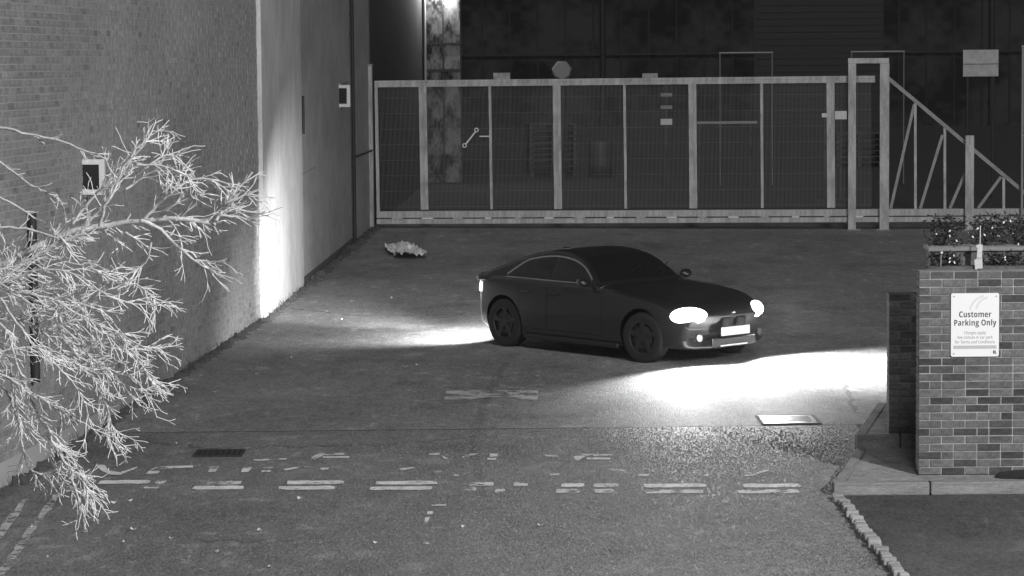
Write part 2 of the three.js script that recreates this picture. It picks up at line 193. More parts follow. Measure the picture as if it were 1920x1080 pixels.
tag(patch, 'pale worn painted rectangle on the tarmac beside the dark car', 'road marking');
for (const [a, b, l] of [[[-4.62, -29.95], [-4.5, -26], 'faded kerbside line close to the foot of the brick building'], [[-4.36, -30.2], [-4.24, -25.8], 'faded kerbside line one hand further out from the brick building']]) {
  const p = [], q = []; for (let i = 0; i <= 16; i++) { const t = i / 16, x = a[0] + (b[0] - a[0]) * t, z = a[1] + (b[1] - a[1]) * t; p.push([x - .05 + rr(0, .03), z]); q.push([x + .05 - rr(0, .03), z]); }
  tag(part('kerbside_line', sheet([...q, ...p.reverse()].reverse(), .009), M.paintFaint, scene), l, 'road marking');
}
// drain and manhole
const drain = thing('drain_grate', 'dark iron drain grate in the drive near the brick building', 'drain', [-3.04, .005, -32.78]);
part('pit', box(.5, .008, .46, 0, .002, 0), M.soil, drain);
part('frame', [box(.5, .014, .03, 0, .008, -.22), box(.5, .014, .03, 0, .008, .22), box(.03, .014, .4, -.235, .008, 0), box(.03, .014, .4, .235, .008, 0)], M.blackIron, drain);
for (let i = 0; i < 7; i++) part('grate_bar', box(.02, .012, .4, -.18 + i * .06, .008, 0), M.blackIron, drain);
const mh = thing('manhole_cover', 'rectangular metal manhole cover beside the kerbed pavement', 'manhole', [3.03, .004, -34.97], .03);
part('frame', [box(.66, .012, .03, 0, .002, -.335), box(.66, .012, .03, 0, .002, .335), box(.03, .012, .64, -.315, .002, 0), box(.03, .012, .64, .315, .002, 0)], M.concrete, mh);
part('lid', box(.59, .012, .63, 0, .001, 0), grey(.34, .45, { map: rep(mottle, 2, 2) }), mh);
for (const s of [-1, 1]) part('lifting_slot', box(.05, .003, .02, s * .2, .008, .22), M.blackIron, mh);
for (let i = 0; i < 4; i++) part('tread_rib', box(.5, .003, .012, 0, .008, -.2 + i * .1), M.concreteDark, mh);


// loose chippings bedded in the rough dressing of the drive
{
  const g = new THREE.IcosahedronGeometry(1, 0), n = 90000, chips = new THREE.InstancedMesh(g, new THREE.MeshPhysicalMaterial({ color: 0xffffff, roughness: .45, flatShading: true }), n);
  let n2 = 0; const m = new THREE.Matrix4(), q = new THREE.Quaternion(), e = new THREE.Euler(), c = new THREE.Color();
  for (let i = 0; i < n; i++) {
    let x = rr(-4.6, 3.0), z = rr(-34.42, -25.2); if (rnd() < .5) x = rr(-.5, 3.7); const lim = 3.0 + (z < -29.75 ? (-29.75 - z) * .2 : 0); if (x > lim) x = rr(.4, lim);
    const keep = clamp((x + 2.6) / 3.6) * clamp((-z - 24) / 2 + 1) * (.25 + .75 * clamp((z + 34.5) / 1.6)) * clamp((lim + .15 - x) / .7 + .2); if (rnd() > .1 + .9 * keep) continue;
    const s = rr(.003, .0065); e.set(rr(0, 6), rr(0, 6), rr(0, 6)); q.setFromEuler(e);
    m.compose(new THREE.Vector3(x, .004 + s * .15, z), q, new THREE.Vector3(s * rr(.8, 1.5), s * rr(.6, .9), s)); chips.setMatrixAt(n2, m); const v = rr(.14, .36); chips.setColorAt(n2++, c.setRGB(v, v, v));
  }
  chips.count = n2; chips.name = 'road_chippings'; tag(chips, 'loose pale stone chippings bedded in the rough tarmac drive', 'chippings', null, 'stuff'); scene.add(chips);
}
// ---------------------------------------------------------------- brick building along the drive
const BW = .215, BH = .065, PX = .225, PY = .075;
const brickGeo = new THREE.BoxGeometry(BW, BH, .04);
const skinVar = [0, 1, 2].map(i => { const t = rep(brickSkin, .35, .12); t.offset.set(i * .31, i * .43); return t; });
const wallBricks = [.38, .44, .49, .54, .59, .64].map((v, i) => grey(v, .92, { map: skinVar[i % 3], bumpMap: bumpFine, bumpScale: .003 }));
const mergedBrick = new THREE.MeshStandardMaterial({ vertexColors: true, roughness: .92, map: rep(brickSkin, .35, .12), bumpMap: bumpFine, bumpScale: .003 });
const building = thing('brick_building', 'tall brick building wall running beside the drive behind the bare tree', 'building', [-5.46, 0, -24], Math.atan2(.9965, .0837));
part('wall', box(21.98, 7.4, .4, 10.99, 3.4, -.208), M.mortarWall, building);
{
  const tilt = 1.5 * Math.PI / 180, list = [];
  for (let r = -2; r < 92; r++) {
    let x = (r % 2 ? -.11 : 0) + rr(0, .02), k = 0;
    while (x < 21.9) {
      const y = r * PY + .6 - Math.tan(tilt) * x; const half = rnd() < .06; const w = half ? .1 : BW;
      if (y > -.02 && y < 6.9 && x > .0) {
        const patchy = vn(x * .5 + 9, y * .7 + 31, 250, 250, 21), v = clamp(.52 + .2 * (patchy - .5) + rr(-.045, .045) + (rnd() < .04 ? -.12 : 0) + (rnd() < .05 ? .06 : 0), .25, .68);
        list.push({ x: x + w / 2, y: y + BH / 2, w, v, z: rr(-.004, .003) });
      }
      x += w + .01;
    }
  }
  // the bricks nearest the lens and clear of the twigs become single pieces
  const near = list.filter(b => b.w === BW && b.x > 7.2 && b.y > 2.3 && b.y < 4.6).sort((a, b) => a.x - b.x).slice(0, 300), set = new Set(near);
  for (const b of near) { const m = part('brick', brickGeo, wallBricks[clamp(Math.round((b.v - .38) / .052), 0, 5)], building); m.position.set(b.x, b.y, b.z - .02); m.rotation.z = -tilt; }
  const P = [], N = [], U = [], C = [], base = brickGeo.toNonIndexed(), bp = base.attributes.position, bn = base.attributes.normal, bu = base.attributes.uv, ct = Math.cos(tilt), st = Math.sin(-tilt);
  for (const b of list) if (!set.has(b)) { const du = rnd() * 3, dv = rnd() * 3; for (let i = 0; i < bp.count; i++) {
    if (bn.getZ(i) < -.5) continue;
    const px = bp.getX(i) * (b.w / BW), py = bp.getY(i); P.push(b.x + px * ct - py * st, b.y + px * st + py * ct, b.z - .02 + bp.getZ(i));
    N.push(bn.getX(i), bn.getY(i), bn.getZ(i)); U.push(bu.getX(i) + du, bu.getY(i) + dv); C.push(b.v, b.v, b.v); } }
  const g = new THREE.BufferGeometry(); g.setAttribute('position', new THREE.Float32BufferAttribute(P, 3)); g.setAttribute('normal', new THREE.Float32BufferAttribute(N, 3)); g.setAttribute('uv', new THREE.Float32BufferAttribute(U, 2)); g.setAttribute('color', new THREE.Float32BufferAttribute(C, 3));
  part('brickwork', g, mergedBrick, building).userData.kind = 'stuff';
}
function openWindow(parent, x, y0, y1, out, len) {   // casement swung out square to the wall, fixed frame on the wall behind it
  const w = part('window', box(len, y1 - y0 - .06, .012, x + len / 2, (y0 + y1) / 2, .008), M.glassDark, parent);
  const h = y1 - y0, f = .055;
  part('fixed_frame', [box(len, f, .03, x + len / 2, y0, .02), box(len, f, .03, x + len / 2, y1, .02), box(.07, h - f, .05, x + len, (y0 + y1) / 2, .03)], M.dirtyWhite, w);
  part('sash', [box(.045, f, out + .06, x, y0 + f / 2, (out - .06) / 2), box(.045, f, out + .06, x, y1 - f / 2, (out - .06) / 2), box(.045, h, .06, x, (y0 + y1) / 2, out + .03)], M.white, w);
  part('pane', box(.012, h - 2 * f, out + .06, x, (y0 + y1) / 2, (out - .06) / 2), M.glassDark, w);
}
openWindow(building, 10.34, 2.6, 2.98, .18, .95);
part('soil_pipe', rod([7.75, .9, .05], [7.75, 2.6, .05], .045), M.blackIron, building);

// ---------------------------------------------------------------- rendered building up to and beyond the gate
const rend = thing('rendered_building', 'smooth pale rendered building wall leading up to the sliding gate', 'building', [-3.62, 0, -45.9], Math.atan2(.9987, .0507));
const muv = (w, h, d, x, y, z) => { const g = box(w, h, d, x, y, z), p = g.attributes.position, u = g.attributes.uv; for (let i = 0; i < p.count; i++) u.setXY(i, p.getX(i) + p.getZ(i), p.getY(i)); return g; };
part('wall', muv(13.18, 9, .5, 6.59, 4.5, -.25), M.render, rend);
part('end_wall', muv(3.9, 9, .5, 15.15, 4.5, -.262), M.render, rend);
part('pier', muv(4.9, 9, .06, 2.45, 4.5, .03), M.renderPale, rend);
part('base_course', [muv(8.28, .12, .03, 9.04, .06, .015)], M.concreteDark, rend);
openWindow(rend, 11.2, 2.62, 3.01, .14, 1.3);
part('downpipe', [rod([13.2, 0, .05], [13.2, 9, .05], .032), box(.1, .04, .06, 13.2, 1.5, .03), box(.1, .04, .06, 13.2, 3.9, .03), box(.12, .05, .07, 13.2, 4.25, .03)], M.blackIron, rend);
part('conduit', rod([5.45, 2.42, .02], [5.45, 3.03, .02], .022), M.blackIron, rend);
part('cable', [rod([13.25, 1.6, .04], [16.9, 1.54, .04], .022)], M.blackIron, rend);
part('crack', box(2.2, .006, .002, 6.2, 1.78, .003), M.concreteDark, rend);
// corner strip of dirt and weeds along the foot of both walls
for (const [b, x0, x1, l] of [[building, 4.8, 21.95, 'dark dirt and weeds along the foot of the brick building'], [rend, 0, 17, 'dark dirt and weeds along the foot of the rendered building']]) {
  const gs = [], c = Math.cos(b.rotation.y), s = Math.sin(b.rotation.y), off = b === rend ? .05 : 0;
  const W = (x, y, z) => [b.position.x + x * c + z * s, y, b.position.z - x * s + z * c];
  for (let x = x0; x < x1; x += rr(.05, .16)) {
    const h = rr(.012, .05) * (rnd() < .15 ? 2 : 1), q = new THREE.IcosahedronGeometry(1, 1), p = q.attributes.position;
    for (let i = 0; i < p.count; i++) { const f = .7 + .6 * vn(p.getX(i) * 2 + x * 9 + 40, p.getY(i) * 2 + p.getZ(i) * 3 + 60, 250, 250, 22); p.setXYZ(i, p.getX(i) * f, p.getY(i) * f, p.getZ(i) * f); }
    q.computeVertexNormals(); q.scale(rr(.05, .15), h, rr(.03, .09)); q.translate(...W(x, .004, off + rr(.01, .07))); gs.push(q);
    if (rnd() < .22) for (let k = 0; k < 6; k++) { const a = rr(0, 6.28), L = rr(.06, .2), bs = W(x, 0, off + .08), gg = new THREE.ConeGeometry(.008, L, 3); gg.translate(0, L / 2, 0); gg.rotateZ(rr(-.7, .7)); gg.rotateY(a); gg.translate(...bs); gs.push(gg); }
  }
  tag(part('wall_foot_weeds', gs, grey(.08, 1), scene), l, 'weeds', null, 'stuff');
}
// storehouse beyond the gate: dark flank, sheeted end lit by its own lamp, and the long black shed at the back
const store = thing('storehouse', 'dark storehouse beyond the gate with a lamp-lit sheeted end', 'building', [-2.745, 0, -63.0], Math.atan2(.9987, .0507));
part('flank_wall', muv(13.2, 9, .4, 6.6, 4.5, -.2), M.cladding, store);
{ const c = Math.cos(store.rotation.y), s = Math.sin(store.rotation.y), inv = (X, Z) => { const dx = X - store.position.x, dz = Z - store.position.z; return [dx * c - dz * s, dx * s + dz * c]; };
  const [ax, az] = inv(-1.58, -76.15);
  const add = (n, g, m) => { const q = part(n, g, m, store); q.position.set(ax, 0, az); q.rotation.y = -store.rotation.y; return q; };
  add('end_wall', box(.86, 9, .3, 0, 4.5, -.15), M.cladding);
  const sh = []; for (let i = 0; i < 2; i++) { const q = add('sheet_panel', muv(.38, 8.7, .03, -.215 + i * .42, 4.4, .02), M.shutter); sh.push(q); }
  add('corner_pipe', rod([-.43, 0, .1], [-.43, 9, .1], .028), M.steelDull);
  add('panel_rail', [box(.84, .05, .03, 0, 3.35, .05), box(.84, .06, .03, 0, 2.72, .05)], M.blackIron);
  const lampBox = add('wall_lamp', [box(.26, .1, .16, 0, 4.74, .2), box(.06, .06, .16, 0, 4.74, .07)], M.blackIron);
  part('diffuser', box(.2, .02, .12, 0, 4.68, .2), new THREE.MeshStandardMaterial({ color: 0x222222, emissive: 0xffffff, emissiveIntensity: 2 }), lampBox);
  const pl = new THREE.PointLight(0xffffff, 9, 0, 2); pl.position.set(0, 4.63, .2); pl.castShadow = true; lampBox.add(pl);
}
const shed = thing('black_shed', 'long black clad shed filling the back of the yard', 'building', [18, 0, -104]);
part('wall', box(64, 18, .5, 0, 9, -.25), M.claddingBlack, shed);
{ const gs = []; for (let x = -31.5; x < 31.5; x += .9) gs.push(box(.06, 18, .07, x, 9, .035)); part('cladding_ribs', gs, M.claddingBlack, shed).userData.kind = 'stuff';
  for (const x of [-15, -2.4, 9, 20]) part('gutter_pipe', rod([x, 0, .16], [x, 18, .16], .09), M.blackIron, shed); }

// ---------------------------------------------------------------- right hand brick wall with sign, and the lower wall behind it
const wallTones = [.1, .12, .15, .19, .22, .245, .27, .29];
const rightBricks = wallTones.map((v, i) => grey(v, .9, { map: skinVar[i % 3], bumpMap: bumpFine, bumpScale: .004 }));
const rbGeo = new RoundedBoxGeometry(BW, BH, BW, 1, .006), rbHalf = new RoundedBoxGeometry(.1025, BH, BW, 1, .006);
function brickWall(name, label, x0, x1, y0, rows, zFace, tones, mats, xSingle, mortar) {
  const t = thing(name, label, 'wall', [x0, y0, zFace - BW / 2]);
  part('core', box(x1 - x0 - .012, rows * PY - .006, BW - .016, (x1 - x0) / 2, rows * PY / 2, 0), mortar, t);
  const rest = [];
  for (let r = 0; r < rows; r++) {
    let x = 0, half = r % 2 === 1, k = 0;
    while (x < x1 - x0 - .05) {
      const h = half && k === 0 || (k > 0 && rnd() < .12), w = h ? .1025 : BW; k++;
      const dark = rnd() < .26; let i = dark ? Math.floor(rr(0, 2.4)) : Math.floor(rr(3, tones));
      const px = x + w / 2, py = r * PY + BH / 2 + .004, pz = rr(-.003, .003);
      if (x + x0 < xSingle) { const m = part('brick', h ? rbHalf : rbGeo, mats[i], t); m.position.set(px, py, pz); m.rotation.y = rr(-.006, .006); }
      else { const g = box(w, BH, BW, px, py, pz); rest.push(g); }
      x += w + .0105;
    }
  }
  if (rest.length) part('brickwork', rest, mats[4], t).userData.kind = 'stuff';
  return t;
}
brickWall('sign_wall', 'mottled brick wall carrying the white parking sign', 3.86, 6.8, .125, 26, -30.2, 8, rightBricks, 5.15, M.mortar);
const darkBricks = [.14, .17, .2, .23, .25, .27, .29, .31].map((v, i) => grey(v, .92, { map: skinVar[i % 3], bumpMap: bumpFine, bumpScale: .004 }));
brickWall('rear_wall', 'lower dark brick wall set back behind the sign wall', 3.8, 6.8, .254, 19, -32.08, 8, darkBricks, 4.5, grey(.2, .95));
// sign
function canvasTex(w, h, draw) { const c = document.createElement('canvas'); c.width = w; c.height = h; draw(c.getContext('2d'), w, h); const t = new THREE.CanvasTexture(c); t.colorSpace = THREE.SRGBColorSpace; t.magFilter = THREE.LinearFilter; return t; }
const signTex = canvasTex(690, 912, (c, w, h) => {
  c.fillStyle = '#efefef'; c.fillRect(0, 0, w, h);
  c.strokeStyle = '#dcdcdc'; c.lineWidth = 30; c.beginPath(); c.moveTo(270, 240); c.bezierCurveTo(300, 130, 360, 70, 470, 40); c.stroke(); c.beginPath(); c.moveTo(360, 230); c.bezierCurveTo(380, 150, 420, 90, 520, 60); c.stroke();
  c.fillStyle = '#333'; c.textAlign = 'center';
  c.font = 'bold 116px sans-serif'; c.save(); c.translate(w / 2, 345); c.scale(.86, 1); c.fillText('Customer', 0, 0); c.restore();
  c.save(); c.translate(w / 2, 465); c.scale(.86, 1); c.fillText('Parking Only', 0, 0); c.restore();
  c.fillStyle = '#6a6a6a'; c.font = '60px sans-serif';
  [['Charges apply', 590], ['See notices in car park', 655], ['for Terms and Conditions', 722]].forEach(([s, y]) => { c.save(); c.translate(w / 2, y); c.scale(.84, 1); c.fillText(s, 0, 0); c.restore(); });
  c.fillStyle = '#bdbdbd'; c.fillRect(34, 752, w - 68, 48);
  c.fillStyle = '#1c1c1c'; c.fillRect(w - 84, 826, 38, 44); c.fillStyle = '#cfcfcf'; c.fillRect(w - 70, 836, 10, 24);
});
{ const s = thing('parking_sign', 'white plate reading Customer Parking Only fixed to the brick wall', 'sign', [4.39, 1.26, -30.2]);
  const sh = new THREE.Shape(), w = .228, h = .605, r = .02; sh.moveTo(-w + r, 0); sh.lineTo(w - r, 0); sh.quadraticCurveTo(w, 0, w, r); sh.lineTo(w, h - r); sh.quadraticCurveTo(w, h, w - r, h); sh.lineTo(-w + r, h); sh.quadraticCurveTo(-w, h, -w, h - r); sh.lineTo(-w, r); sh.quadraticCurveTo(-w, 0, -w + r, 0);
  part('plate', new THREE.ExtrudeGeometry(sh, { depth: .008, bevelEnabled: false }).translate(0, 0, .004), grey(.72, .55), s);
  const f = new THREE.ShapeGeometry(sh, 6), p = f.attributes.position, u = f.attributes.uv; for (let i = 0; i < p.count; i++) u.setXY(i, (p.getX(i) + w) / (2 * w), p.getY(i) / h); f.translate(0, 0, .0145);
  part('print', f, new THREE.MeshStandardMaterial({ map: signTex, roughness: .5 }), s);
  for (const [x, y] of [[-.2, .03], [.2, .03], [-.2, .575], [.2, .575]]) part('screw', new THREE.CylinderGeometry(.007, .007, .005, 10).rotateX(Math.PI / 2).translate(x, y, .017), M.steelDull, s);
}
{ const g = new THREE.IcosahedronGeometry(1, 3), p = g.attributes.position; for (let i = 0; i < p.count; i++) { const f = .75 + .5 * vn(p.getX(i) * 4 + 30, p.getY(i) * 4 + p.getZ(i) * 3 + 30, 250, 250, 23); p.setXYZ(i, p.getX(i) * f, p.getY(i) * f, p.getZ(i) * f); } g.computeVertexNormals(); g.scale(.42, .075, .14); g.translate(5.0, .125, -30.03);
  tag(part('moss_heap', g, M.soil, scene), 'low heap of dark moss on the paving at the brick wall foot', 'moss'); }

// ---------------------------------------------------------------- sliding gate
const gate = thing('sliding_gate', 'long galvanised sliding gate with mesh infill closing the yard', 'gate', [-2.72, 0, -62.85], -.137);
gate.rotation.order = 'YXZ'; gate.rotation.z = .006;
const TOP = 2.84, GW = 9.75;
part('top_rail', [box(GW, .05, .1, .08 + GW / 2, TOP + .035, -.02), box(GW, .075, .07, .08 + GW / 2, TOP - .03, 0)], M.steel, gate);
part('bottom_beam', rbox(12.8, .13, .16, .01, .08 + 6.4, .27, 0), M.steel, gate);
part('track', rbox(12.6, .1, .18, .01, .08 + 6.3, .135, 0), M.steel, gate);
for (const x of [1.035, 3.676, 6.32, 8.98]) { const p = part('upright', [box(.062, TOP - .4, .1, x - .045, (TOP + .33) / 2, 0), box(.062, TOP - .4, .1, x + .045, (TOP + .33) / 2, 0), box(.03, TOP - .4, .06, x, (TOP + .33) / 2, -.01)], M.steel, gate); }
for (const x of [2.36, 5.0, 7.655]) part('mullion', box(.052, TOP - .4, .05, x, (TOP + .33) / 2, 0), M.steel, gate);
part('end_stile', box(.06, TOP - .3, .08, .11, (TOP + .3) / 2, 0), M.steel, gate);
for (let i = 0; i < 16; i++) part('bolt_plate', box(rr(.12, .24), .03, .02, .5 + i * .6, .195, .092), i % 2 ? M.white : M.steel, gate);
{ const gs = []; for (let x = .17; x < 9.75; x += .0254) gs.push(box(.0045, TOP - .4, .005, x, (TOP + .33) / 2, -.02)); for (let y = .42; y < TOP - .06; y += .305) gs.push(box(9.6, .003, .004, 4.95, y, -.026)); part('mesh_infill', gs, M.wire, gate).userData.kind = 'stuff'; }
part('warning_plate', box(.33, .13, .006, 2.6, TOP + .125, .02), M.dirtyWhite, gate);
part('warning_plate', box(.3, .09, .006, 5.5, TOP + .105, .02), M.steelDull, gate);
part('latch_handle', [bar([1.87, 1.64, .05], [2.08, 1.9, .05], .03, .015), new THREE.TorusGeometry(.035, .013, 6, 14).translate(1.85, 1.62, .05), new THREE.TorusGeometry(.035, .013, 6, 14).translate(2.09, 1.92, .05)], M.white, gate);
part('latch_bar', box(.19, .022, .03, 2.24, 1.795, .03), M.white, gate);
// counterbalance tail of the gate
const tx = X => (X + 2.72) / .99;
part('tail_diagonal', bar([tx(7.25), 2.86, 0], [tx(9.98), .5, 0], .07, .05), M.steelDull, gate);
for (const [X, h] of [[7.77, 2.4], [8.325, 1.93], [9.43, .98]]) part('tail_upright', box(.05, h - .33, .05, tx(X), (h + .33) / 2, -.02), M.steel, gate);
for (const [a, ah, b] of [[7.75, 2.34, 7.3], [8.28, 1.75, 7.86], [8.74, 1.1, 8.42], [9.38, .94, 8.95]]) part('tail_brace', bar([tx(a), ah, -.03], [tx(b), .34, -.03], .055, .04), M.steelDull, gate);
part('tail_stile', box(.05, 2.5, .05, tx(7.12), 1.6, -.02), M.steelDull, gate);
const recv = thing('receiver_post', 'galvanised catch post against the rendered wall at the gate end', 'gate post', [-2.76, 0, -62.75], -.137);
part('post', rbox(.12, 3.2, .1, .008, 0, 1.6, 0), M.steel, recv); part('cap', box(.14, .03, .12, 0, 3.215, 0), M.steelDull, recv);
for (const y of [.45, 1.85, 2.95]) part('wall_bracket', box(.12, .04, .05, -.12, y, 0), M.steel, recv);
const portal = thing('guide_portal', 'tall double post steel portal guiding the sliding gate', 'gate post', [6.55, 0, -61.38], -.137);
part('post', rbox(.15, 3.2, .12, .008, 0, 1.6, 0), M.steel, portal); part('post', [box(.1, 3.2, .12, .58, 1.6, 0), box(.075, 3.2, .1, .668, 1.6, -.01)], M.steel, portal);
part('crossbar', rbox(.78, .1, .11, .008, .31, 3.25, 0), M.steel, portal);
for (const x of [.02, .58]) part('base_plate', box(.26, .015, .24, x + .02, .0125, 0), M.steelDull, portal);
const sp = thing('support_post', 'short stout steel post beside the gate tail', 'gate post', [8.76, 0, -61.05], -.137);
part('post', rbox(.165, 1.82, .14, .01, 0, .91, 0), M.steel, sp); part('base_plate', box(.28, .015, .26, 0, .0125, 0), M.steelDull, sp);
const pole = thing('thin_pole', 'thin tall steel pole near the end of the gate tail', 'pole', [9.74, 0, -60.9]);
part('shaft', rod([0, 0, 0], [0, 3.5, 0], .026), M.steelDull, pole); part('cap', new THREE.SphereGeometry(.034, 10, 6).translate(0, 3.5, 0), M.steelDull, pole);

// ---------------------------------------------------------------- things in the dark yard behind the gate
{ const s = thing('yard_sign', 'blank grey signboard on posts behind the gate tail', 'sign', [10.27, 0, -70]);
  part('board', box(.77, .58, .02, 0, 2.95, .03), grey(.6, .7, { map: rep(wallStain, 1, 1) }), s); part('board_joint', box(.76, .014, .004, 0, 2.93, .043), M.blackIron, s);
  for (const x of [-.28, .28]) part('post', rod([x, 0, 0], [x, 3.2, 0], .03), M.blackIron, s); }
for (const [x, l] of [[5.52, 'thin steel frame standing in the yard behind the gate panels'], [8.6, 'thin steel frame standing in the yard behind the gate portal']]) {
  const f = thing('steel_frame', l, 'frame', [x, 0, -75], 0, 'steel frames in the yard');
  for (const s of [-1, 1]) part('leg', rod([s * .61, 0, 0], [s * .61, 3.1, 0], .016), grey(.2, .7), f);
  part('crossbar', rod([-.63, 3.1, 0], [.63, 3.1, 0], .02), M.steelDull, f); }
{ const f = thing('barrier_rail', 'low horizontal barrier rail in the dark yard', 'barrier', [4.95, 0, -74]);
  part('rail', box(1.5, .06, .04, 0, 1.52, .04), M.steelDull, f); for (const x of [-.6, .6]) part('post', box(.06, 1.5, .06, x, .75, 0), M.blackIron, f); }
{ const f = thing('plate_post', 'dark post with three pale plates behind the gate mesh', 'post', [3.63, 0, -74.6]);
  part('post', box(.08, 2.4, .06, 0, 1.2, 0), M.blackIron, f); for (const [y, m] of [[1.52, M.white], [1.86, M.steelDull], [2.15, M.steelDull]]) part('plate', box(.27, y < 1.6 ? .14 : .08, .01, 0, y, .04), m, f); }
for (const [x, w, h, l] of [[7.22, .25, .18, 'larger bright reflector board on a stand behind the gate portal'], [6.87, .13, .09, 'smaller bright reflector board on a stand behind the gate portal']]) {
  const f = thing('reflector_board', l, 'reflector', [x, 0, -70]); part('board', box(w, h, .012, 0, 1.84, .03), grey(.92, .3), f); part('stand', box(.04, 1.84, .03, 0, .92, 0), M.blackIron, f); part('foot', box(.3, .03, .3, 0, .015, 0), M.blackIron, f); }
{ const f = thing('board_stack', 'rounded grey sheet standing upright in the dark yard', 'board', [1.21, 0, -75]); part('sheet', new THREE.CylinderGeometry(.2, .24, .1, 7).rotateX(Math.PI / 2).translate(0, 2.72, 0), grey(.3, .8), f); part('post', box(.06, 2.6, .05, 0, 1.3, -.06), M.blackIron, f); }

// metric texture coordinates so that the stains on the steel keep their size
for (const t of [gate, recv, portal, sp]) t.traverse(o => { if (o.isMesh && o.geometry.attributes.uv) { const p = o.geometry.attributes.position, u = o.geometry.attributes.uv; for (let i = 0; i < p.count; i++) u.setXY(i, p.getX(i) * 1.0 + p.getZ(i), p.getY(i)); } });
// dim stored goods against the shed and the storehouse
{ const wood = grey(.14, .9, { map: rep(blotch, 1, 1) });
  [[1.0, -79, 9, 'tall stack of pallets in the dark yard near the storehouse'], [8.9, -82, 6, 'shorter stack of pallets in the dark yard behind the gate portal']].forEach(([x, z, n, l]) => { const t = thing('pallet_stack', l, 'pallets', [x, 0, z], rr(-.15, .15), 'pallet stacks in the yard');
    for (let k = 0; k < n; k++) { const y = k * .145; const pal = part('pallet', [box(1.2, .02, .1, rr(-.02, .02), y + .135, -.45), box(1.2, .02, .1, 0, y + .135, -.2), box(1.2, .02, .1, 0, y + .135, .05), box(1.2, .02, .1, 0, y + .135, .28), box(1.2, .02, .1, 0, y + .135, .45), box(.1, .1, 1, -.54, y + .07, 0), box(.1, .1, 1, 0, y + .07, 0), box(.1, .1, 1, .54, y + .07, 0)], wood, t); } });
  const dr = thing('oil_drum', 'dark ribbed oil drum beside the pallet stack in the yard', 'drum', [2.2, 0, -78.6]); part('barrel', new THREE.LatheGeometry([[0, 0], [.29, 0], [.29, .28], [.3, .3], [.29, .32], [.29, .58], [.3, .6], [.29, .62], [.29, .88], [.27, .88], [.27, .86], [0, .86]].map(p => new THREE.Vector2(...p)), 24), grey(.06, .5), dr);
  const door = part('roller_door', box(4.2, 4.4, .06, -8, 2.2, .06), grey(.03, .7), shed); for (let k = 0; k < 20; k++) part('door_slat', box(4.1, .18, .03, -8, .15 + k * .215, .1), grey(.033, .7), door);
  for (let k = 0; k < 5; k++) part('cladding_rail', box(64, .06, .05, 0, 2.4 + k * 3.1, .095), grey(.035, .8), shed); }
